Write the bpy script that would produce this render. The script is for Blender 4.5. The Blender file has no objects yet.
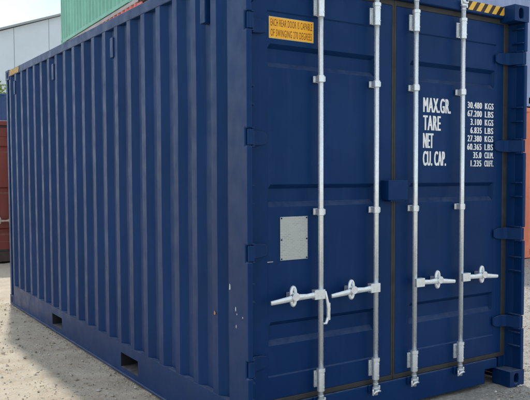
import bpy, bmesh, math, random
from mathutils import Vector, Matrix
random.seed(7)
sc = bpy.context.scene
C = sc.collection

# ------------------------------------------------------------------ camera
cam_d = bpy.data.cameras.new('camera'); cam = bpy.data.objects.new('camera', cam_d); C.objects.link(cam)
YAW, PIT, ROL = 0.62087, -0.05092, 0.00024
fw = Vector((math.sin(YAW)*math.cos(PIT), math.cos(YAW)*math.cos(PIT), math.sin(PIT)))
rt = Vector((math.cos(YAW), -math.sin(YAW), 0)); up = rt.cross(fw)
r2 = rt*math.cos(ROL)+up*math.sin(ROL); u2 = -rt*math.sin(ROL)+up*math.cos(ROL)
cam.matrix_world = Matrix(((r2.x, u2.x, -fw.x, -2.0519), (r2.y, u2.y, -fw.y, -3.6366), (r2.z, u2.z, -fw.z, 1.6365), (0, 0, 0, 1)))
cam_d.sensor_width = 36; cam_d.sensor_fit = 'HORIZONTAL'; cam_d.lens = 725.96/530*36
cam_d.shift_x = -60.76/530; cam_d.shift_y = 10.27/530
cam_d.clip_start = 0.1; cam_d.clip_end = 6000
sc.camera = cam

# ------------------------------------------------------------------ sky, sun, exposure
SUN = Vector((0.501, 2.127, 2.896)).normalized()
world = bpy.data.worlds.new('World'); sc.world = world; world.use_nodes = True
nt = world.node_tree; nt.nodes.clear()
N = nt.nodes.new; LK = nt.links.new
sky = N('ShaderNodeTexSky'); sky.sky_type = 'NISHITA'; sky.sun_disc = False
sky.sun_elevation = math.asin(SUN.z); sky.sun_rotation = math.atan2(SUN.x, SUN.y)
sky.air_density = 1.0; sky.dust_density = 0.4; sky.ozone_density = 1.5
tc = N('ShaderNodeTexCoord')
mp = N('ShaderNodeMapping'); mp.inputs['Scale'].default_value = (1.0, 1.0, 2.6); mp.inputs['Location'].default_value = (0.35, 0.1, 0.2)
nz = N('ShaderNodeTexNoise'); nz.inputs['Scale'].default_value = 3.2; nz.inputs['Detail'].default_value = 7; nz.inputs['Roughness'].default_value = .56
cr = N('ShaderNodeValToRGB'); cr.color_ramp.elements[0].position = .34; cr.color_ramp.elements[1].position = .64
cr.color_ramp.elements[0].color = (.12, .12, .12, 1); cr.color_ramp.elements[1].color = (1, 1, 1, 1)
mx = N('ShaderNodeMix'); mx.data_type = 'RGBA'
mx.inputs[7].default_value = (5.9, 6.3, 6.6, 1)          # sunlit cloud
bg = N('ShaderNodeBackground'); bg.inputs['Strength'].default_value = 0.122
out = N('ShaderNodeOutputWorld')
LK(tc.outputs['Generated'], mp.inputs['Vector']); LK(mp.outputs[0], nz.inputs['Vector']); LK(nz.outputs['Fac'], cr.inputs[0])
LK(cr.outputs['Color'], mx.inputs[0]); LK(sky.outputs[0], mx.inputs[6]); LK(mx.outputs[2], bg.inputs['Color']); LK(bg.outputs[0], out.inputs[0])

sun_d = bpy.data.lights.new('sun', 'SUN'); sun_d.energy = 2.0; sun_d.angle = math.radians(2.2); sun_d.color = (1, .95, .87)
sun = bpy.data.objects.new('sun', sun_d); C.objects.link(sun); sun.location = (3, 12, 20)
sun.rotation_euler = (-SUN).to_track_quat('-Z', 'Y').to_euler()

sc.view_settings.view_transform = 'Standard'; sc.view_settings.look = 'None'
sc.view_settings.exposure = 0.66; sc.view_settings.gamma = 1

# ------------------------------------------------------------------ materials
def new_mat(name):
    m = bpy.data.materials.new(name); m.use_nodes = True
    t = m.node_tree; b = t.nodes['Principled BSDF']
    return m, t, b
def node(t, typ, **kw):
    n = t.nodes.new(typ)
    for k, v in kw.items():
        if k in n.inputs: n.inputs[k].default_value = v
        else: setattr(n, k, v)
    return n
def ramp(t, fac, stops):
    r = t.nodes.new('ShaderNodeValToRGB'); e = r.color_ramp.elements
    while len(e) < len(stops): e.new(.5)
    for i, (p, c) in enumerate(stops):
        e[i].position = p; e[i].color = (c, c, c, 1) if isinstance(c, (int, float)) else (*c, 1)
    t.links.new(fac, r.inputs[0]); return r
def mixc(t, fac, a, b):
    n = t.nodes.new('ShaderNodeMix'); n.data_type = 'RGBA'
    for s, v in ((0, fac), (6, a), (7, b)):
        if isinstance(v, (tuple, list)): n.inputs[s].default_value = (*v, 1)
        elif isinstance(v, (int, float)): n.inputs[s].default_value = v
        else: t.links.new(v, n.inputs[s])
    return n.outputs[2]
def noise(t, vec, scale, detail=5, rough=.55):
    n = node(t, 'ShaderNodeTexNoise'); n.inputs['Scale'].default_value = scale
    n.inputs['Detail'].default_value = detail; n.inputs['Roughness'].default_value = rough
    t.links.new(vec, n.inputs['Vector']); return n.outputs['Fac']
def mapping(t, vec, scale):
    m = node(t, 'ShaderNodeMapping'); m.inputs['Scale'].default_value = scale
    t.links.new(vec, m.inputs['Vector']); return m.outputs[0]

def paint(name, col, rough=.36, dust_sky=(.36, .35, .33), dust_amt=.42, wear=.0, rust=(.16, .06, .03), spec=.5, tint=(1, 1, 1)):
    """enamel over steel: slight colour drift, dusty ledges, slopes painted paler for skylight, fine scuffs, shallow waviness"""
    m, t, b = new_mat(name)
    o = node(t, 'ShaderNodeTexCoord').outputs['Object']
    n1 = noise(t, o, 1.3, 4); n2 = noise(t, mapping(t, o, (9, 9, 1.2)), 1.6, 6, .6); n3 = noise(t, o, 46, 4, .6)
    dark = tuple(c*.86 for c in col); light = tuple(min(1, c*1.12+.003) for c in col)
    c = mixc(t, ramp(t, n1, [(.3, 0), (.7, 1)]).outputs[0], dark, light)
    streak = ramp(t, n2, [(.55, 0), (.80, .065)]).outputs[0]                       # pale rain streaks
    c = mixc(t, streak, c, tuple(.55*x+.45*y for x, y in zip(col, dust_sky)))
    scuff = ramp(t, n3, [(.78, 0), (.83, .4)]).outputs[0]
    c = mixc(t, scuff, c, tuple(min(1, x*1.7+.04) for x in col))
    if wear > 0:
        n4 = noise(t, o, 3.1, 9, .68)
        c = mixc(t, ramp(t, n4, [(.60-.1*wear, 0), (.66, wear)]).outputs[0], c, rust)
    g = node(t, 'ShaderNodeNewGeometry'); s = node(t, 'ShaderNodeSeparateXYZ'); t.links.new(g.outputs['Normal'], s.inputs[0])
    upf = ramp(t, s.outputs['Z'], [(.45, 0), (.72, .14), (.985, dust_amt)]).outputs[0]         # dusty ledges, plus skylight on slopes painted in as pale colour
    mul = node(t, 'ShaderNodeMath', operation='MULTIPLY'); t.links.new(upf, mul.inputs[0])
    t.links.new(ramp(t, noise(t, o, 22, 5), [(.3, .35), (.62, 1)]).outputs[0], mul.inputs[1])
    c = mixc(t, mul.outputs[0], c, dust_sky)
    t.links.new(c, b.inputs['Base Color'])
    rr = ramp(t, noise(t, o, 7, 6), [(.3, rough-.07), (.72, rough+.13)]); t.links.new(rr.outputs[0], b.inputs['Roughness'])
    b.inputs['Specular IOR Level'].default_value = spec; b.inputs['Specular Tint'].default_value = (*tint, 1)
    bp = node(t, 'ShaderNodeBump'); bp.inputs['Strength'].default_value = .26; bp.inputs['Distance'].default_value = .02
    hs = node(t, 'ShaderNodeMath', operation='MULTIPLY_ADD'); hs.inputs[1].default_value = .035
    t.links.new(n3, hs.inputs[0]); t.links.new(noise(t, mapping(t, o, (2.4, 2.4, 1.3)), 1.4, 2, .4), hs.inputs[2])
    t.links.new(hs.outputs[0], bp.inputs['Height']); t.links.new(bp.outputs[0], b.inputs['Normal'])
    return m

def simple(name, col, rough=.5, metal=0, var=.12, scale=18, bump=0, spec=.5):
    m, t, b = new_mat(name)
    o = node(t, 'ShaderNodeTexCoord').outputs['Object']
    n = noise(t, o, scale, 5, .6)
    c = mixc(t, ramp(t, n, [(.3, 0), (.7, 1)]).outputs[0], tuple(x*(1-var) for x in col), tuple(min(1, x*(1+var)) for x in col))
    t.links.new(c, b.inputs['Base Color']); b.inputs['Metallic'].default_value = metal
    r = ramp(t, noise(t, o, scale*.6, 4), [(.3, max(.05, rough-.1)), (.7, min(1, rough+.12))]); t.links.new(r.outputs[0], b.inputs['Roughness'])
    b.inputs['Specular IOR Level'].default_value = spec
    if bump:
        bp = node(t, 'ShaderNodeBump'); bp.inputs['Strength'].default_value = bump; bp.inputs['Distance'].default_value = .004
        t.links.new(noise(t, o, scale*3, 4), bp.inputs['Height']); t.links.new(bp.outputs[0], b.inputs['Normal'])
    return m

M = {}
M['blue'] = paint('blue_container_paint', (.0011, .0262, .109), .40, dust_sky=(.27, .31, .37), spec=.25, tint=(.50, .68, 1))  # bluish tone for dusty tops also paints skylight onto the trough slopes
M['zinc'] = simple('galvanised_steel', (.78, .83, .85), .30, .6, .09, 40, .06)
M['zinc_old'] = simple('weathered_steel', (.40, .33, .29), .6, .1, .25, 30)
M['rubber'] = simple('door_seal_rubber', (.030, .030, .031), .62, 0, .3, 12)
M['pocket'] = paint('shade_dark_pocket_paint', (.006, .007, .012), .6)  # near-black base paints in the shade inside the fork pockets
M['dark'] = simple('dark_gap', (.006, .007, .010), .8)
M['white_print'] = simple('white_lettering_paint', (.86, .88, .88), .5, 0, .08, 30)
M['black_print'] = simple('black_lettering_ink', (.15, .035, .006), .55)
M['orange'] = simple('orange_sticker_vinyl', (1.0, .46, .010), .45, 0, .06, 9)
M['cream'] = simple('sticker_border', (.62, .50, .22), .5)
M['yellow'] = simple('hazard_yellow_vinyl', (.80, .48, .06), .45, 0, .1, 14)
M['black'] = simple('hazard_black_vinyl', (.03, .014, .010), .5)
M['chip'] = simple('bare_primer', (.55, .57, .58), .7)
M['rustspot'] = simple('rust_spot', (.45, .20, .08), .8)

def data_plate():
    m, t, b = new_mat('etched_data_plate')
    o = node(t, 'ShaderNodeTexCoord').outputs['Object']
    sp = node(t, 'ShaderNodeSeparateXYZ'); t.links.new(o, sp.inputs[0])
    cb = node(t, 'ShaderNodeCombineXYZ'); t.links.new(sp.outputs['X'], cb.inputs[0]); t.links.new(sp.outputs['Z'], cb.inputs[1])
    br = node(t, 'ShaderNodeTexBrick'); t.links.new(cb.outputs[0], br.inputs['Vector'])
    for k, v in (('Scale', 1.0), ('Brick Width', .029), ('Row Height', .0108), ('Mortar Size', .0030), ('Mortar Smooth', .4), ('Bias', .1)): br.inputs[k].default_value = v
    br.inputs['Color1'].default_value = (.46, .49, .47, 1); br.inputs['Color2'].default_value = (.30, .325, .315, 1); br.inputs['Mortar'].default_value = (.50, .525, .505, 1)
    big = noise(t, mapping(t, o, (9, 1, 14)), 1.2, 4, .6)
    c = mixc(t, ramp(t, big, [(.30, 0), (.66, 1)]).outputs[0], br.outputs['Color'], (.44, .465, .45))
    t.links.new(c, b.inputs['Base Color']); b.inputs['Metallic'].default_value = .15; b.inputs['Roughness'].default_value = .45
    return m
M['plate'] = data_plate()

def ground_mat():
    m, t, b = new_mat('sandy_gravel_ground')
    o = node(t, 'ShaderNodeTexCoord').outputs['Object']
    n0 = noise(t, o, .35, 5); n1 = noise(t, o, 3.0, 8, .62); n2 = noise(t, o, 38, 6, .65); n3 = noise(t, o, 160, 3, .6)
    c = mixc(t, ramp(t, n1, [(.32, 0), (.68, 1)]).outputs[0], (.46, .38, .275), (.65, .565, .435))
    c = mixc(t, ramp(t, n0, [(.42, 0), (.62, .5)]).outputs[0], c, (.54, .475, .375))
    c = mixc(t, ramp(t, n2, [(.58, 0), (.76, .4)]).outputs[0], c, (.24, .20, .155))
    v = node(t, 'ShaderNodeTexVoronoi'); v.inputs['Scale'].default_value = 62; t.links.new(o, v.inputs['Vector'])
    sv = node(t, 'ShaderNodeSeparateColor'); t.links.new(v.outputs['Color'], sv.inputs[0])
    c = mixc(t, ramp(t, sv.outputs[0], [(.80, 0), (.9, .5)]).outputs[0], c, (.60, .57, .51))
    # grey crushed stone on the door side of the yard
    sx = node(t, 'ShaderNodeSeparateXYZ'); t.links.new(o, sx.inputs[0])
    ad = node(t, 'ShaderNodeMath', operation='MULTIPLY_ADD'); ad.inputs[1].default_value = 1.6
    t.links.new(n1, ad.inputs[0]); t.links.new(sx.outputs['X'], ad.inputs[2])
    gfac = ramp(t, node_map(t, ad.outputs[0], 1.2, 2.6), [(0, 0), (1, .8)]).outputs[0]
    grey = mixc(t, ramp(t, n2, [(.35, 0), (.68, 1)]).outputs[0], (.22, .21, .19), (.50, .49, .46))
    c = mixc(t, gfac, c, grey)
    t.links.new(c, b.inputs['Base Color']); b.inputs['Roughness'].default_value = .95; b.inputs['Specular IOR Level'].default_value = .15
    h = node(t, 'ShaderNodeMath', operation='MULTIPLY_ADD'); h.inputs[1].default_value = .35; t.links.new(n2, h.inputs[0]); t.links.new(n1, h.inputs[2])
    h2 = node(t, 'ShaderNodeMath', operation='MULTIPLY_ADD'); h2.inputs[1].default_value = .08; t.links.new(n3, h2.inputs[0]); t.links.new(h.outputs[0], h2.inputs[2])
    bp = node(t, 'ShaderNodeBump'); bp.inputs['Strength'].default_value = .75; bp.inputs['Distance'].default_value = .05
    t.links.new(h2.outputs[0], bp.inputs['Height']); t.links.new(bp.outputs[0], b.inputs['Normal'])
    return m
def node_map(t, val, a, b_):
    n = t.nodes.new('ShaderNodeMapRange'); n.inputs[1].default_value = a; n.inputs[2].default_value = b_
    t.links.new(val, n.inputs[0]); return n.outputs[0]

# ------------------------------------------------------------------ mesh helpers
class MB:
    def __init__(s): s.v = []; s.f = []
    def add(s, vs, fs):
        o = len(s.v); s.v += [tuple(p) for p in vs]; s.f += [tuple(i+o for i in f) for f in fs]; return s
    def box(s, x0, x1, y0, y1, z0, z1):
        return s.add([(x0, y0, z0), (x1, y0, z0), (x1, y1, z0), (x0, y1, z0), (x0, y0, z1), (x1, y0, z1), (x1, y1, z1), (x0, y1, z1)],
                     [(0, 3, 2, 1), (4, 5, 6, 7), (0, 1, 5, 4), (1, 2, 6, 5), (2, 3, 7, 6), (3, 0, 4, 7)])
    def tube(s, pts, rad, n=12, sq=None):
        """swept tube through pts, radius per point, capped"""
        pts = [Vector(p) for p in pts]
        if not isinstance(rad, (list, tuple)): rad = [rad]*len(pts)
        vs = []; fs = []
        for i, p in enumerate(pts):
            d = (pts[min(i+1, len(pts)-1)]-pts[max(i-1, 0)]).normalized()
            a = Vector((0, 1, 0)) if abs(d.y) < .9 else Vector((1, 0, 0))
            a = (a-d*a.dot(d)).normalized(); b = d.cross(a)
            for k in range(n):
                th = 2*math.pi*k/n
                vs.append(p+rad[i]*(a*math.cos(th)*(sq or 1)+b*math.sin(th)))
        for i in range(len(pts)-1):
            for k in range(n):
                fs.append((i*n+k, i*n+(k+1) % n, (i+1)*n+(k+1) % n, (i+1)*n+k))
        fs.append(tuple(range(n-1, -1, -1))); fs.append(tuple((len(pts)-1)*n+k for k in range(n)))
        return s.add(vs, fs)
    def prism(s, poly, axis, a, b):
        """poly of (u,v); axis 'y': (u,t,v); 'x': (t,u,v); 'z': (u,v,t)"""
        g = {'y': lambda p, t: (p[0], t, p[1]), 'x': lambda p, t: (t, p[0], p[1]), 'z': lambda p, t: (p[0], p[1], t)}[axis]
        n = len(poly)
        vs = [g(p, a) for p in poly]+[g(p, b) for p in poly]
        fs = [tuple(range(n)), tuple(range(2*n-1, n-1, -1))]+[(i, (i+1) % n, n+(i+1) % n, n+i) for i in range(n)]
        return s.add(vs, fs)
    def mesh(s, name, mat, smooth=False, weld=False):
        me = bpy.data.meshes.new(name); me.from_pydata(s.v, [], s.f); me.update()
        bm = bmesh.new(); bm.from_mesh(me)
        if weld: bmesh.ops.remove_doubles(bm, verts=bm.verts, dist=.0002)
        bmesh.ops.recalc_face_normals(bm, faces=bm.faces); bm.to_mesh(me); bm.free()
        if mat: me.materials.append(mat)
        if mat is not None and mat == M.get('zinc') and not smooth:
            for p in me.polygons: p.use_smooth = True
            me.set_sharp_from_angle(angle=math.radians(38))
        if smooth:
            for p in me.polygons: p.use_smooth = True
        return me
    def build(s, name, mat, parent=None, bevel=0, smooth=False, loc=(0, 0, 0), seg=2, weld=False):
        return put(name, s.mesh(name, mat, smooth, weld), parent, loc, bevel, seg)
def put(name, me, parent=None, loc=(0, 0, 0), bevel=0, seg=2, smooth_angle=False):
    o = bpy.data.objects.new(name, me); C.objects.link(o); o.location = loc
    if parent: o.parent = parent
    if bevel:
        b = o.modifiers.new('edge', 'BEVEL'); b.width = bevel; b.segments = seg; b.limit_method = 'ANGLE'; b.angle_limit = math.radians(35)
        b.harden_normals = False
    return o
def again(o, parent, loc=None, sx=1):
    c = o.copy(); C.objects.link(c); c.parent = parent
    if loc is not None: c.location = loc
    c.scale = (o.scale[0]*sx, o.scale[1], o.scale[2]); return c
def empty(name, loc=(0, 0, 0), rz=0, parent=None):
    o = bpy.data.objects.new(name, None); C.objects.link(o); o.location = loc; o.rotation_euler = (0, 0, rz)
    o.empty_display_size = .3
    if parent: o.parent = parent
    return o
def tag(o, label=None, cat=None, group=None, kind=None):
    for k, v in (('label', label), ('category', cat), ('group', group), ('kind', kind)):
        if v: o[k] = v
    return o
def text_mesh(name, body, x0, x1, z0, z1, y, mat, parent, bold=0, passes=1):
    """flat lettering fitted to a box on a plane facing -Y"""
    cu = bpy.data.curves.new(name, 'FONT'); cu.body = body; cu.size = 1; cu.offset = bold; cu.resolution_u = 3; cu.space_character = 1.12
    to = bpy.data.objects.new('tmp_text', cu); C.objects.link(to)
    dg = bpy.context.evaluated_depsgraph_get()
    me = bpy.data.meshes.new_from_object(to.evaluated_get(dg)); bpy.data.objects.remove(to); bpy.data.curves.remove(cu)
    xs = [v.co.x for v in me.vertices]; ys = [v.co.y for v in me.vertices]
    ax, bx, ay, by = min(xs), max(xs), min(ys), max(ys)
    for v in me.vertices:
        v.co = Vector((x0+(v.co.x-ax)/(bx-ax)*(x1-x0), y, z0+(v.co.y-ay)/(by-ay)*(z1-z0)))
    if passes > 1:                                       # heavier strokes: overprint with a slight sideways shift
        bm = bmesh.new()
        for k in range(passes):
            n0 = len(bm.verts); bm.from_mesh(me); bm.verts.ensure_lookup_table()
            for v in bm.verts[n0:]: v.co.x += (k-(passes-1)/2)*.0026; v.co.y -= k*.0002
        bm.to_mesh(me); bm.free()
    me.name = name; me.materials.clear(); me.materials.append(mat); me.update()
    return put(name, me, parent)

# ------------------------------------------------------------------ ground (the setting)
gm = ground_mat()
from mathutils import noise as mnoise
g = MB(); S = 2500
gx = [-S, -60, -8]+[-3+.04*i for i in range(151)]+[3.05+.12*i for i in range(75)]+[13, 60, S]
gy = [-S, -60, -6]+[-1.5+.04*i for i in range(151)]+[4.55+.12*i for i in range(75)]+[15, 60, S]
def gz(x, y):
    if not (-3.2 < x < 12.2 and -1.8 < y < 13.6): return -.006
    d = mnoise.fractal(Vector((x*5, y*5, 0)), 1, 2, 4)*.011+mnoise.noise(Vector((x*1.1, y*1.1, 3)))*.010
    return min(-.0005, -.010+d)
nxg = len(gx)
g.add([(x, y, gz(x, y)) for y in gy for x in gx], [(j*nxg+i, j*nxg+i+1, (j+1)*nxg+i+1, (j+1)*nxg+i) for j in range(len(gy)-1) for i in range(nxg-1)])
ground = g.build('ground', gm, smooth=True); ground.data.name = 'ground'; tag(ground, kind='structure')

# ------------------------------------------------------------------ shipping containers
L, W = 6.058, 2.438
PITCH, RIB0, NRIB = .2864, .424, 20
HINGE_Z = (.49, 1.172, 1.845, 2.508)
LUG_Z = (.352, .937, 1.512, 2.085, 2.677)

def casting_mesh(mat):
    """corner casting, outer corner at the origin, open holes on its two outer faces"""
    m = MB(); X, Y, Z = .162, .178, .118
    def holed(w, h, cx, cz, rx, rz, place, d=.055):
        n = 24; inner = []; outer = []
        for k in range(n):
            a = 2*math.pi*(k+.5)/n; ca, sa = math.cos(a), math.sin(a)
            inner.append((cx+rx*math.copysign(abs(ca)**.75, ca), cz+rz*math.copysign(abs(sa)**.75, sa)))
            tx = ((w-cx) if ca > 0 else cx)/max(1e-6, abs(ca)); tz = ((h-cz) if sa > 0 else cz)/max(1e-6, abs(sa)); r = min(tx, tz)
            outer.append([cx+ca*r, cz+sa*r])
        for c in ((0, 0), (w, 0), (w, h), (0, h)):                   # snap nearest outer point to each corner
            j = min(range(n), key=lambda i: (outer[i][0]-c[0])**2+(outer[i][1]-c[1])**2); outer[j] = list(c)
        vs = [place(p[0], p[1], 0) for p in outer]+[place(p[0], p[1], 0) for p in inner]+[place(p[0], p[1], d) for p in inner]
        fs = []
        for i in range(n):
            j = (i+1) % n; fs += [(i, j, n+j, n+i), (n+i, n+j, 2*n+j, 2*n+i)]
        m.add(vs, fs)
    holed(X, Z, .088, .058, .026, .040, lambda u, v, d: (u, d, v))
    holed(Y, Z, .096, .058, .026, .040, lambda u, v, d: (d, u, v))
    m.add([(X, 0, 0), (X, Y, 0), (X, Y, Z), (X, 0, Z)], [(0, 1, 2, 3)])
    m.add([(0, Y, 0), (X, Y, 0), (X, Y, Z), (0, Y, Z)], [(0, 1, 2, 3)])
    m.add([(0, 0, 0), (X, 0, 0), (X, Y, 0), (0, Y, 0)], [(0, 1, 2, 3)])
    m.add([(0, 0, Z), (X, 0, Z), (X, Y, Z), (0, Y, Z)], [(0, 1, 2, 3)])
    m.box(.057, X-.004, .057, Y-.004, .004, Z-.004)
    return m.mesh('corner_casting', mat)

def corrugation(y0, y1, first, pitch, n, x_out, x_in, flat=.074, slope=.066):
    """profile points (y, x) of a trapezoid sheet; outer flats centred at first + k*pitch"""
    p = [(y0, x_in)]
    for k in range(n):
        c = first+k*pitch
        p += [(c-flat/2-slope, x_in), (c-flat/2, x_out), (c+flat/2, x_out), (c+flat/2+slope, x_in)]
    p.append((y1, x_in)); return p
def sheet(m, prof, z0, z1, place, rows=16, amp=.0042):
    """pressed sheet, slightly bowed and dinged between its welded edges"""
    n = len(prof); vs = []
    for r in range(rows+1):
        f = r/rows; z = z0+(z1-z0)*f; w = min(1, 5*f, 5*(1-f))
        for a, b in prof:
            e = mnoise.noise(Vector((a*1.7, z*1.2, 7)))+.6*mnoise.noise(Vector((a*5, z*2.6, 3)))
            vs.append(place(a+.5*amp*w*mnoise.noise(Vector((a*3, z*1.5, 11))), b+amp*w*e*(.6 if b < .01 else 1), z))
    m.add(vs, [(r*n+i, r*n+i+1, (r+1)*n+i+1, (r+1)*n+i) for r in range(rows) for i in range(n-1)])

def door_panel(x0, x1, xa, xb, z0, z1, mat, name, root, Hs, off=Vector((0, 0, 0))):
    """pressed steel door: flat stiles, inset sheet, three pressed horizontal troughs"""
    P, T = .008, .040
    bands = [(.575*Hs+.0, .722*Hs), (1.430*Hs, 1.568*Hs), (2.278*Hs, 2.418*Hs)]
    xs = [x0, xa-.006, xa, xa+.003, xa+.022, xb-.022, xb-.003, xb, xb+.006, x1]
    zs = [z0, .382, .390]
    for a, b in bands: zs += [a, a+.032, b-.026, b]
    zs += [z1-.163, z1-.155, z1]
    def depth(x, z):
        if x <= xa-.006+1e-6 or x >= xb+.006-1e-6 or z <= .382+1e-6 or z >= z1-.155-1e-6: return 0
        d = P
        if xa+.02 < x < xb-.02:
            for a, b in bands:
                if a+.02 < z < b-.02: d = T
        return d
    m = MB(); nx, nz_ = len(xs), len(zs)
    m.add([(x, .142+depth(x, z), z) for z in zs for x in xs],
          [(j*nx+i, j*nx+i+1, (j+1)*nx+i+1, (j+1)*nx+i) for j in range(nz_-1) for i in range(nx-1)])
    # edges and back
    yb = .196
    m.add([(x0, .142, z0), (x1, .142, z0), (x1, .142, z1), (x0, .142, z1), (x0, yb, z0), (x1, yb, z0), (x1, yb, z1), (x0, yb, z1)],
          [(0, 1, 5, 4), (1, 2, 6, 5), (2, 3, 7, 6), (3, 0, 4, 7), (4, 5, 6, 7)])
    bm_me = m.mesh(name, mat)
    bm = bmesh.new(); bm.from_mesh(bm_me); bmesh.ops.remove_doubles(bm, verts=bm.verts, dist=.0005)
    bmesh.ops.recalc_face_normals(bm, faces=bm.faces); bm.to_mesh(bm_me); bm.free()
    return put(name, bm_me, root, bevel=.004, seg=2)

def make_container(label, group, H=2.896, paint_mat=None, hero=False, loc=(0, 0, 0), rz=0, rail_mat=None, cast_mat=None, sill_mat=None, pockets=True, rail_top=.252):
    pm = paint_mat; rm = rail_mat or pm; cm = cast_mat or pm
    root = empty('shipping_container', loc, rz); tag(root, label, 'container', group)
    zm = M['zinc'] if hero else M['zinc_old']
    Hs = (H-.3)/(2.896-.3)
    zt = H-.086                                       # underside of the top rails
    # corner castings
    cme = casting_mesh(cm)
    for ix in (0, 1):
        for iy in (0, 1):
            for iz in (0, 1):
                o = put('corner_casting', cme, root, (-.003 if not ix else W+.003, -.003 if not iy else L+.003, 0 if not iz else H-.118), .006)
                o.scale = (-1 if ix else 1, -1 if iy else 1, 1)
    # corner posts
    zc0, zc1 = .118, H-.118
    p = MB(); hz = [z if hero else z*Hs for z in HINGE_Z]
    pl = [(.239, zc0), (0, zc0)]
    for z in hz: pl += [(0, z-.050), (.030, z-.050), (.030, z+.050), (0, z+.050)]
    pl += [(0, zc1), (.239, zc1)]
    n = len(pl); p.prism(pl, 'x', 0, .034)
    p.prism([(.0345, .075), (.052, .1505), (.115, .1505), (.115, .2385), (.0345, .2385)], 'z', zc0, zc1)
    rear = p.build('corner_post', pm, root, .009, seg=3)
    again(rear, root, (W, 0, 0), -1)
    p = MB(); p.box(0, .14, L-.085, L, zc0, zc1)
    fr = p.build('corner_post', pm, root, .012, seg=3); again(fr, root, (W, 0, 0), -1)
    # side rails
    q = MB()
    ya, yb = .179, L-.179
    pock = [(1.739, 2.111), (3.793, 4.145)]
    pz0, pz1 = .060, .177
    ys = [ya]+([v for pq in pock for v in pq] if pockets else [])+[yb]; zz4 = [.018, pz0, pz1, .252] if pockets else [.018, .04, .06, rail_top]
    hole = {(1, 1), (3, 1)} if pockets else set()
    for i in range(len(ys)-1):
        for j in range(3):
            if (i, j) in hole: continue
            q.add([(0, ys[i], zz4[j]), (0, ys[i+1], zz4[j]), (0, ys[i+1], zz4[j+1]), (0, ys[i], zz4[j+1])], [(0, 1, 2, 3)])
    q.add([(0, ya, rail_top), (0, yb, rail_top), (.055, yb, rail_top), (.055, ya, rail_top)], [(0, 1, 2, 3)])
    q.box(-.014, .05, ya, yb, .006, .0175)
    rail = q.build('bottom_side_rail', rm, root, .003, weld=True); again(rail, root, (W, 0, 0), -1)
    q = MB()
    for a, b in (pock if pockets else []):                                   # forklift pockets: steel channels under the floor
        q = MB()
        q.add([(.0, a, pz0), (1.2, a, pz0), (1.2, b, pz0), (.0, b, pz0), (.0, a, pz1), (1.2, a, pz1), (1.2, b, pz1), (.0, b, pz1)],
              [(0, 1, 2, 3), (4, 7, 6, 5), (0, 4, 5, 1), (2, 6, 7, 3), (1, 5, 6, 2)])
        fp = q.build('fork_pocket', M['pocket'], root); again(fp, root, (W, 0, 0), -1)
    q = MB(); q.box(0, .06, ya, yb, zt, H-.006)
    rail = q.build('top_side_rail', rm, root, .006); again(rail, root, (W, 0, 0), -1)
    # corrugated side sheets
    q = MB(); prof = corrugation(.236, L-.083, RIB0, PITCH, NRIB, .004, .042)
    sheet(q, prof, rail_top-.002, zt+.004, lambda a, b, z: (b, a, z))
    sp = q.build('side_panel', pm, root, .007, seg=3); again(sp, root, (W, 0, 0), -1)
    # end sheet, roof, floor
    q = MB(); prof = corrugation(.14, W-.14, .30, .23, 9, L-.004, L-.045, .07, .05)
    sheet(q, prof, .2, zt+.004, lambda a, b, z: (a, b, z)); q.build('end_panel', pm, root)
    for a, b in ((.02, .2), (zt, H-.006)): MB().box(.14, W-.14, L-.06, L, a, b).build('end_rail', rm, root, .006)
    q = MB(); prof = corrugation(.2, L-.06, .35, .209, 26, H-.012, H-.030, .09, .03)
    n = len(prof); q.add([(.05, a, b) for a, b in prof]+[(W-.05, a, b) for a, b in prof], [(i, i+1, n+i+1, n+i) for i in range(n-1)])
    q.build('roof_panel', pm, root)
    q = MB(); q.box(.052, W-.052, .2, L-.06, .18, .249); q.build('floor', pm, root)
    # door frame
    q = MB(); q.box(.1625, W-.1625, .100, .200, zt-.002, H-.004); hd = q.build('door_header', pm, root, .008)
    q = MB(); q.prism([(.1625, .130), (.30, .130), (.30, .022), (W-.30, .022), (W-.30, .130), (W-.1625, .130), (W-.1625, .205), (.1625, .205)], 'y', .124, .1495)
    q.build('door_sill', sill_mat or pm, root, .006)
    for a, b in ((.206, .24), (zt-.05, zt-.003)): MB().box(.116, W-.116, .1502, .199, a, b).build('door_frame_lip', pm, root)
    # doors
    zd0, zd1 = .243, zt-.042
    spec = [(.134, 1.199, .222, 1.068, -1, (.571, 1.021)), (1.239, 2.304, 1.370, 2.216+.026, 1, (1.370, 1.827))]
    proto = {}
    zh = .878*Hs
    for di, (x0, x1, xa, xb, sgn, rods) in enumerate(spec):
        if di == 1: x1 = 2.326; xb = 2.244
        if di == 0: x0 = .112
        door = door_panel(x0, x1, xa, xb, zd0, zd1, pm, 'door', root, Hs)
        # rubber seal round the leaf
        q = MB()
        xl, xr = (x0-.049, x1+.019) if di == 0 else (x0-.019, x1+.049)
        q.box(xl, xr, .1392, .150, zd0-.036, zd0-.002); q.box(xl, xr, .1392, .150, zd1+.002, zd1+.040)
        if di == 0: q.box(x0-.050, x0-.002, .139, .150, zd0-.036, zd1+.040); q.box(x1+.002, x1+.0195, .139, .150, zd0-.0355, zd1+.0395)
        else: q.box(x1+.002, x1+.050, .139, .150, zd0-.036, zd1+.040); q.box(x0-.0195, x0-.002, .139, .150, zd0-.0355, zd1+.0395)
        q.build('door_seal', M['rubber'], door, .004)
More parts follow.
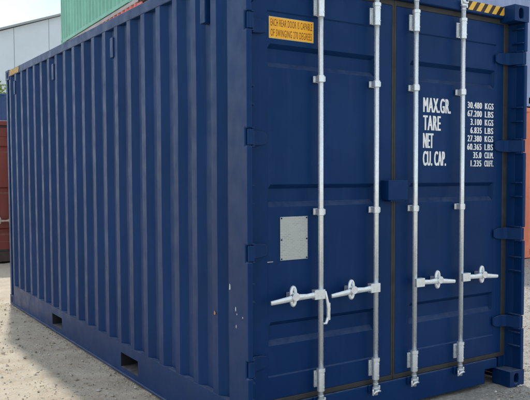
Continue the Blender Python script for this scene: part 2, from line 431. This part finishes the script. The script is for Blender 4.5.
        # hinges
        for z in HINGE_Z:
            z = z*Hs if not hero else z
            key = 'hinge'
            if key not in proto:
                q = MB()
                st = [(.018, .004, .045), (.046, .006, .045), (.066, .050, .045), (.090, .104, .045), (.118, .117, .044), (.165, .121, .041), (.196, .125, .034), (.210, .131, .022)]
                vs = []; fs = []
                for x, y, h in st: vs += [(x, y, -h), (x, y, h), (x, y+.011, h), (x, y+.011, -h)]
                for i in range(len(st)-1):
                    for k in range(4): fs.append((i*4+k, i*4+(k+1) % 4, i*4+4+(k+1) % 4, i*4+4+k))
                fs += [(0, 1, 2, 3), tuple(len(vs)-4+k for k in (3, 2, 1, 0))]
                q.add(vs, fs); q.tube([(.020, .0135, -.046), (.020, .0135, .046)], .0125, 12)
                proto[key] = q.mesh('hinge', pm)
            o = put('hinge', proto[key], door, (0 if di == 0 else W, 0, z), .003); o.scale = (1 if di == 0 else -1, 1, 1)
        for z in [h for h in HINGE_Z]+list(LUG_Z):
            z = z*Hs if not hero else z
            if 'lug' not in proto:
                q = MB()
                q.prism([(.034, .008), (.052, .008), (.064, .050), (.060, .110), (.034, .110)], 'z', -.005, .005)
                proto['lug'] = q.mesh('hinge_lug', pm)
            for dz in (-.053, .053):
                o = put('hinge_lug', proto['lug'], root, (0 if di == 0 else W, 0, z+dz), .002); o.scale = (1 if di == 0 else -1, 1, 1)
        # locking gear
        for ri, rx in enumerate(rods):
            ry = .084
            if 'rod' not in proto:
                q = MB(); q.tube([(0, ry, .150), (0, ry, H-.060)], .0172, 16); proto['rod'] = q.mesh('lock_rod', zm, True)
                q = MB(); q.tube([(0, ry, -.068), (0, ry, .068)], .0245, 16); q.tube([(0, ry, .055), (0, ry, .078)], .0285, 16)
                q.box(-.018, .046, .131, .1418, -.054, .054); q.box(-.007, .012, ry, .131, -.046, .046)
                for s in (-.036, 0, .036): q.tube([(.004, .1255, s), (.004, .1315, s)], .0065, 8)
                for s in (-1, 1): q.tube([(.006, ry-.0285, s*.04), (.006, ry-.02, s*.04)], .005, 8)
                proto['bear'] = q.mesh('rod_bearing', zm)
                q = MB(); q.tube([(0, ry, -.022), (0, ry, .022)], .0235, 16)
                q.box(-.022, .040, .130, .1418, -.021, .021); q.box(-.014, .016, ry, .130, -.018, .018); q.box(.012, .034, ry-.004, ry+.006, -.017, .017)
                q.tube([(.004, .1245, 0), (.004, .1305, 0)], .007, 8)
                proto['guide'] = q.mesh('rod_guide', zm)
                q = MB(); q.tube([(0, ry, -.038), (0, ry, -.028), (0, ry, .030), (0, ry, .040)], [.010, .0165, .0165, .021], 14)
                q.tube([(0, ry, .000), (0, ry, .013)], .0225, 14)
                q.tube([(-.026, ry-.012, -.030), (-.012, ry-.018, -.014), (.012, ry-.018, -.010), (.036, ry-.010, -.018)], [.006, .009, .009, .006], 8)
                q.tube([(-.024, ry-.004, -.040), (-.024, ry-.004, .002)], .007, 8)
                q.box(.020, .032, ry-.012, ry+.034, -.006, .022);
                proto['cam'] = q.mesh('rod_cam', zm)
                q = MB(); q.box(-.038, .038, ry+.022, .1235, -.030, .026); proto['keeper'] = q.mesh('cam_keeper', pm)
                # handle lies flat against the door, gripped by an oval catch
                q = MB()
                q.box(-.066, .012, ry-.034, ry+.006, -.030, .030)
                q.tube([(-.05, ry-.020, 0), (-.12, ry-.022, -.004), (-.20, ry-.026, -.002), (-.235, ry-.024, -.006), (-.30, ry-.020, -.014), (-.378, ry-.016, -.022)], [.019, .0165, .021, .019, .0165, .0135], 14, .55)
                q.tube([(-.212, ry-.044, .004), (-.212, ry-.008, .004)], .026, 14)
                proto['handle'] = q.mesh('handle', zm)
                q = MB(); ring = []
                for k in range(21):
                    a = 2*math.pi*k/20; ring.append((-.212+.0165*math.cos(a), ry-.006, .004+.056*math.copysign(abs(math.sin(a))**.8, math.sin(a))))
                q.tube(ring, .0118, 10); q.box(-.222, -.202, ry, .1418, -.016, .022)
                proto['catch'] = q.mesh('handle_catch', zm)
            for key, nm, z, bv in (('rod', 'lock_rod', 0, 0), ('bear', 'rod_bearing', .322, .003), ('bear', 'rod_bearing', H-.224, .003),
                                   ('guide', 'rod_guide', 1.394*Hs, .003), ('guide', 'rod_guide', 2.224*Hs, .003), ('cam', 'rod_cam', .188, .003), ('cam', 'rod_cam', H-.048, .003),
                                   ('keeper', 'cam_keeper', H-.050, .004), ('keeper', 'cam_keeper', .186, .004)):
                o = put(nm, proto[key], door, (rx, 0, z), bv)
                if key == 'cam' and z > 1: o.scale = (1, 1, -1)
            for key in ('handle', 'catch'):
                o = put(key if key == 'handle' else 'handle_catch', proto[key], door, (rx, 0, zh), .003); o.scale = (1 if sgn < 0 else -1, 1, 1)
            if hero and di == 0 and ri == 0:
                q = MB(); q.tube([(.020, ry-.02, .016), (.032, ry-.024, -.04), (.045, ry-.022, -.095), (.044, ry-.02, -.15), (.026, ry-.02, -.19), (.006, ry-.022, -.188)], [.008, .009, .013, .012, .010, .007], 10)
                q.box(.034, .054, ry-.03, ry-.012, -.17, -.06)
                q.build('hanging_latch', zm, door, .002, loc=(rx, 0, zh))
        if di == 1:                                      # box that shields the padlock, overlaps the other leaf
            q = MB(); zz = 1.523*Hs
            q.box(1.112, 1.287, .066, .1385, zz-.066, zz+.066); q.box(1.124, 1.275, .0655, .0655+.003, zz-.054, zz+.054)
            q.build('lock_box', pm, door, .006)
            q = MB(); q.box(1.135, 1.262, .070, .136, zz-.078, zz-.0665); q.build('lock_box_rim', pm, door, .003)
        if hero:
            yp = .1488
            if di == 0:
                q = MB(); q.box(.222+.012, .560, .1475, .1495, 2.450, 2.580); q.build('warning_sticker', M['cream'], door)
                q = MB(); q.box(.239, .555, .1466, .1474, 2.455, 2.575); q.build('sticker_face', M['orange'], door)
                text_mesh('sticker_lettering', 'EACH REAR DOOR IS CAPABLE', .246, .549, 2.524, 2.567, .1458, M['black_print'], door, 0)
                text_mesh('sticker_lettering', 'OF SWINGING 270 DEGREES', .246, .546, 2.463, 2.506, .1458, M['black_print'], door, 0)
                q = MB(); q.box(.309, .513, .1450, .1492, 1.098, 1.368)
                dp = q.build('data_plate', M['plate'], door, .002)
                for (x, z) in ((.318, 1.359), (.504, 1.359), (.318, 1.107), (.504, 1.107), (.318, 1.226), (.504, 1.226)):
                    q = MB(); q.tube([(x, .1415, z), (x, .1455, z)], .0052, 8); q.build('rivet', M['blue'], door)
                q = MB()
                for k in range(7): q.box(.214+k*.006, .2175+k*.006+random.random()*.001, .1405, .1412, 1.093+random.random()*.001, 1.0985)
                q.build('scuff_mark', M['chip'], door)
            else:
                for body, xe, k in (('MAX.GR.', 1.768, 0), ('TARE', 1.668, 1), ('NET', 1.597, 2), ('CU. CAP.', 1.724, 3)):
                    z1 = 2.172-.1258*k; text_mesh('capacity_lettering', body, 1.503, xe, z1-.104, z1, yp, M['white_print'], door, 0, 4)
                rows = [('30.480', 'KGS'), ('67.200', 'LBS'), ('3.100', 'KGS'), ('6.835', 'LBS'), ('27.380', 'KGS'), ('60.365', 'LBS'), ('35.0', 'CU.M.'), ('1.235', 'CU.FT.')]
                wd = {'30.480': .150, '67.200': .150, '3.100': .118, '6.835': .118, '27.380': .148, '60.365': .150, '35.0': .086, '1.235': .112}
                for k, (a, b) in enumerate(rows):
                    z1 = 2.166-.0617*k
                    text_mesh('weight_lettering', a, 2.098-wd[a], 2.098, z1-.046, z1, yp, M['white_print'], door, 0, 3)
                    text_mesh('weight_lettering', b, 2.135, 2.226 if len(b) < 5 else 2.232, z1-.046, z1, yp, M['white_print'], door, 0, 3)
    if hero:
        # ventilators under the top rail, over-height stripes, chipped paint
        for y in (.553, 2.218, 3.95, 5.60):
            q = MB(); q.prism([(-.036, -.078), (.036, -.078), (.036, .076), (.030, .084), (-.030, .084), (-.036, .076)], 'x', -.006, .040)
            v = q.build('ventilator', pm, root, .006, loc=(0, y, 2.652)); 
            again(v, root, (W, y, 2.652), -1)
        def stripes(place, w, h, n, parent, nm):
            b = MB(); b.add([place(0, 0, 0), place(w, 0, 0), place(w, h, 0), place(0, h, 0)], [(0, 1, 2, 3)]); bo = b.build(nm, M['black'], parent)
            s = MB(); st = w/n
            for k in range(-1, n+1):
                # slanted yellow bar clipped to the sticker
                poly = [(k*st, 0), (k*st+st*.55, 0), (k*st+st*.55+h*.75, h), (k*st+h*.75, h)]
                poly = clip(poly, 0, w)
                if len(poly) > 2: s.add([place(a, c, .0012) for a, c in poly], [tuple(range(len(poly)))])
            s.build('hazard_stripe', M['yellow'], bo); return bo
        stripes(lambda a, c, d: (1.888+a, .0988-d, 2.824+c), .42, .064, 5, hd, 'hazard_sticker')
        stripes(lambda a, c, d: (.13+a, .0988-d, 2.824+c) if False else (.170+a, .0988-d, 2.824+c), .38, .064, 6, hd, 'hazard_sticker')
        stripes(lambda a, c, d: (-.0015-d, 5.86-a, 2.818+c), .48, .064, 7, rail, 'hazard_sticker')
        def flake(y, z, w, h, name, mat):
            q = MB(); n = 7; pl = []
            for k in range(n):
                a = 2*math.pi*k/n+random.random()*.5; r = .6+.5*random.random(); pl.append((y+w*r*math.cos(a), z+h*r*math.sin(a)))
            q.prism(pl, 'x', -.0012, .0005); return q.build(name, mat, root)
        for y, z, w, h in ((.221, .952, .011, .022), (.150, .832, .006, .018), (.135, .802, .004, .006), (.145, .728, .004, .012), (.065, .792, .004, .007)):
            flake(y, z, w, h, 'paint_chip', M['chip'])
        flake(.424, .765, .012, .014, 'rust_spot', M['rustspot'])
    return root

def clip(poly, a, b):
    for lim, s in ((a, 1), (b, -1)):
        out_ = []
        for i in range(len(poly)):
            p, q = poly[i], poly[(i+1) % len(poly)]
            ip, iq = (p[0]-lim)*s >= 0, (q[0]-lim)*s >= 0
            if ip: out_.append(p)
            if ip != iq:
                t = (lim-p[0])/(q[0]-p[0]); out_.append((lim, p[1]+t*(q[1]-p[1])))
        poly = out_
        if not poly: return []
    return poly

make_container('glossy dark blue shipping container in the foreground with silver lock rods and white weight lettering', None, 2.896, M['blue'], True)

M['red'] = paint('red_brown_container_paint', (.17, .030, .020), .5, wear=.35)
M['redsill'] = simple('grimy_brown_steel', (.055, .035, .028), .7)
M['green'] = paint('pale_green_container_paint', (.19, .49, .37), .5, wear=.05)
M['salmon'] = paint('salmon_container_paint', (.86, .26, .14), .5, wear=.15)
M['perw'] = paint('periwinkle_container_paint', (.30, .37, .58), .5)
M['navy'] = paint('faded_navy_container_paint', (.018, .055, .17), .5)
M['pink'] = paint('faded_pink_container_paint', (.62, .16, .14), .55, wear=.2)
M['pinkrail'] = paint('greyed_rail_paint', (.42, .38, .38), .6, wear=.1)
M['rustcast'] = simple('rusty_casting', (.07, .035, .02), .8)
GR = 'stacked containers in the background'
make_container('red-brown container standing on the ground behind the far end of the blue one', GR, 2.591, M['red'], False, (-.03, 10.40, 0), sill_mat=M['redsill'])
th = math.radians(2.58)
make_container('red container hidden at the bottom of the stack under the pale green one', GR, 2.591, M['red'], False, (3.50, 10.95, 0), -th)
make_container('faded pink container with greyed rail right under the pale green one', GR, 2.591, M['pink'], False, (3.49, 10.45, 2.596), -th, rail_mat=M['pinkrail'], cast_mat=M['rustcast'])
make_container('pale green container on top of the stack above the blue roof', GR, 2.591, M['green'], False, (3.52, 11.05, 5.192), -th, pockets=False, rail_top=.10)
make_container('salmon orange container on the ground at the right edge', GR, 2.896, M['salmon'], False, (13.46, 5.46, 0), math.radians(90))
make_container('pale periwinkle container stacked on the salmon orange one', GR, 2.591, M['perw'], False, (13.42, 5.50, 2.912), math.radians(90))
make_container('navy container at the bottom of the far stack behind the red-brown one', GR, 2.591, M['navy'], False, (8.6, 31.2, 0), math.radians(90))
make_container('navy container on top of the far stack, below the trees at the left edge', GR, 2.591, M['navy'], False, (8.6, 31.2, 2.596), math.radians(90))

# ------------------------------------------------------------------ warehouse far behind
M['clad'] = simple('white_wall_cladding', (.66, .735, .78), .55, 0, .05, .6)
M['trim'] = simple('grey_roof_trim', (.34, .37, .39), .5)
M['roofm'] = simple('grey_metal_roof', (.45, .47, .48), .45)
wh = empty('warehouse', (20, 80, 0)); tag(wh, 'large white panelled warehouse with a sloping roof edge behind the containers', 'warehouse')
XE0, XE1, XR, ZE, ZR = 0.0, 40.0, 20.0, 9.0, 16.45
def zroof(x): return ZR-abs(x-XR)*(ZR-ZE)/(XR-XE0)
x = 12.115-2.77*5
while x < XE1:
    a, b = max(XE0, x)+.016, min(XE1, x+2.77)-.016
    if b-a > .1:
        pts = [(a, 0), (b, 0), (b, zroof(b))]+([(XR, ZR)] if a < XR < b else [])+[(a, zroof(a))]
        q = MB(); q.prism([(u-20, w) for u, w in pts], 'y', -20.0, -19.85); q.build('wall_panel', M['clad'], wh)
    x += 2.77
q = MB(); q.prism([(-20, 0), (20, 0), (20, ZE), (0, ZR), (-20, ZE)], 'y', -19.84, 20); q.build('wall_frame', M['trim'], wh)
for s in (-1, 1):
    q = MB(); q.prism([(s*20.4, ZE-.02), (s*20.4, ZE+.1), (0, ZR+.14), (0, ZR+.02)], 'y', -20.3, 20.3); q.build('roof', M['roofm'], wh)
    q = MB(); q.prism([(s*20.5, ZE-.05), (s*20.5, ZE+.10), (0, ZR+.18), (0, ZR+.03)], 'y', -20.42, -20.31); q.build('roof_trim', M['trim'], wh)

# ------------------------------------------------------------------ trees between the containers and the warehouse
def leaf_mat():
    m, t, b = new_mat('tree_leaves')
    o = node(t, 'ShaderNodeObjectInfo'); g_ = node(t, 'ShaderNodeNewGeometry')
    c = mixc(t, g_.outputs['Random Per Island'], (.10, .17, .035), (.24, .33, .09))
    t.links.new(c, b.inputs['Base Color']); b.inputs['Roughness'].default_value = .6
    tr = node(t, 'ShaderNodeBsdfTranslucent'); t.links.new(c, tr.inputs['Color'])
    ms = node(t, 'ShaderNodeMixShader'); ms.inputs[0].default_value = .35
    t.links.new(b.outputs[0], ms.inputs[1]); t.links.new(tr.outputs[0], ms.inputs[2])
    t.links.new(ms.outputs[0], t.nodes['Material Output'].inputs['Surface'])
    return m
M['leaf'] = leaf_mat(); M['bark'] = simple('bark', (.11, .08, .055), .9, 0, .3, 6, .5)
def tree(x, y, h, r, label, seed):
    rnd = random.Random(seed)
    root = empty('tree', (x, y, 0)); tag(root, label, 'tree', 'trees in front of the warehouse')
    q = MB(); q.tube([(0, 0, 0), (.1, .05, h*.3), (-.05, .1, h*.6), (.05, 0, h*.85)], [.22, .17, .10, .03], 10)
    cl = []
    for k in range(13):
        a = rnd.uniform(0, 6.28); zz = rnd.uniform(h*.38, h*.9); rr = r*rnd.uniform(.35, .8)*(1.15-abs(zz/h-.6)); 
        e = Vector((rr*math.cos(a), rr*math.sin(a), zz)); cl.append((e, r*rnd.uniform(.30, .5)))
        q.tube([(0, 0, zz*.72), tuple(Vector((0, 0, zz*.72)).lerp(e, .6)+Vector((0, 0, .1))), tuple(e)], [.07, .04, .015], 6)
    q.build('trunk', M['bark'], root)
    cl.append((Vector((0, 0, h*.88)), r*.42))
    lf = MB()
    for c, cr_ in cl:
        for k in range(330):
            d = Vector((rnd.gauss(0, 1), rnd.gauss(0, 1), rnd.gauss(0, 1))).normalized()*cr_*(rnd.random()**.4)
            p = c+d; n = Vector((rnd.gauss(0, 1), rnd.gauss(0, 1), rnd.gauss(0, 1)+.6)).normalized()
            u = n.orthogonal().normalized(); v = n.cross(u); s = rnd.uniform(.07, .13)
            lf.add([p-u*s, p-v*s*.5, p+u*s, p+v*s*.5], [(0, 1, 2, 3)])
    lf.build('crown', M['leaf'], root)
tree(8.75, 50, 7.9, 2.3, 'leafy green tree peeking above the navy container at the left edge', 3)

# ------------------------------------------------------------------ loose stones on the yard
def pebbles():
    rnd = random.Random(11); m = MB()
    base = [Vector(p).normalized() for p in ((1, 0, 0), (-1, 0, 0), (0, 1, 0), (0, -1, 0), (0, 0, 1), (0, 0, -1))]
    tri = [(0, 2, 4), (2, 1, 4), (1, 3, 4), (3, 0, 4), (2, 0, 5), (1, 2, 5), (3, 1, 5), (0, 3, 5)]
    def inside(x, y): return 0 < x < W and 0 < y < L
    def drop(x, y, s):
        if inside(x, y): return
        a = rnd.uniform(0, 6.28); sx, sy, sz = s*rnd.uniform(.7, 1.4), s*rnd.uniform(.6, 1.1), s*rnd.uniform(.35, .7)
        vs = []
        for b in base:
            r = rnd.uniform(.75, 1.2); u, v, w = b.x*sx*r, b.y*sy*r, b.z*sz*r
            vs.append((x+u*math.cos(a)-v*math.sin(a), y+u*math.sin(a)+v*math.cos(a), w-.006+sz*.2))
        m.add(vs, tri)
    for k in range(5200): drop(rnd.uniform(-1.9, -.02), 1.0+rnd.random()**1.4*8, min(.022, .0048*math.exp(rnd.gauss(0, .55))))
    for k in range(1500): drop(-.016-abs(rnd.gauss(0, .035)), rnd.uniform(.6, 6.1), min(.012, .004*math.exp(rnd.gauss(0, .5))))
    for k in range(260): drop(rnd.uniform(-1.9, -.02), 1.0+rnd.random()*6, rnd.uniform(.008, .016))
    for k in range(2600): drop(rnd.uniform(1.4, 3.0), rnd.uniform(-.7, .6), min(.02, .0048*math.exp(rnd.gauss(0, .55))))
    for k in range(2600):
        t = rnd.random(); drop(2.5+t*6.6+rnd.uniform(-.5, .7), .1+t*5.1+rnd.uniform(-.5, .5), min(.03, .006*math.exp(rnd.gauss(0, .5))))
    return m
def stone_mat():
    m, t, b = new_mat('loose_stone'); g_ = node(t, 'ShaderNodeNewGeometry')
    c = ramp(t, g_.outputs['Random Per Island'], [(0, (.22, .185, .145)), (.2, (.38, .32, .24)), (.7, (.48, .43, .35)), (1, (.62, .59, .53))])
    t.links.new(c.outputs[0], b.inputs['Base Color']); b.inputs['Roughness'].default_value = .92; return m
M['stone'] = stone_mat()
st = pebbles().build('gravel', M['stone']); tag(st, 'loose small stones scattered over the sandy yard', 'gravel', kind='stuff')
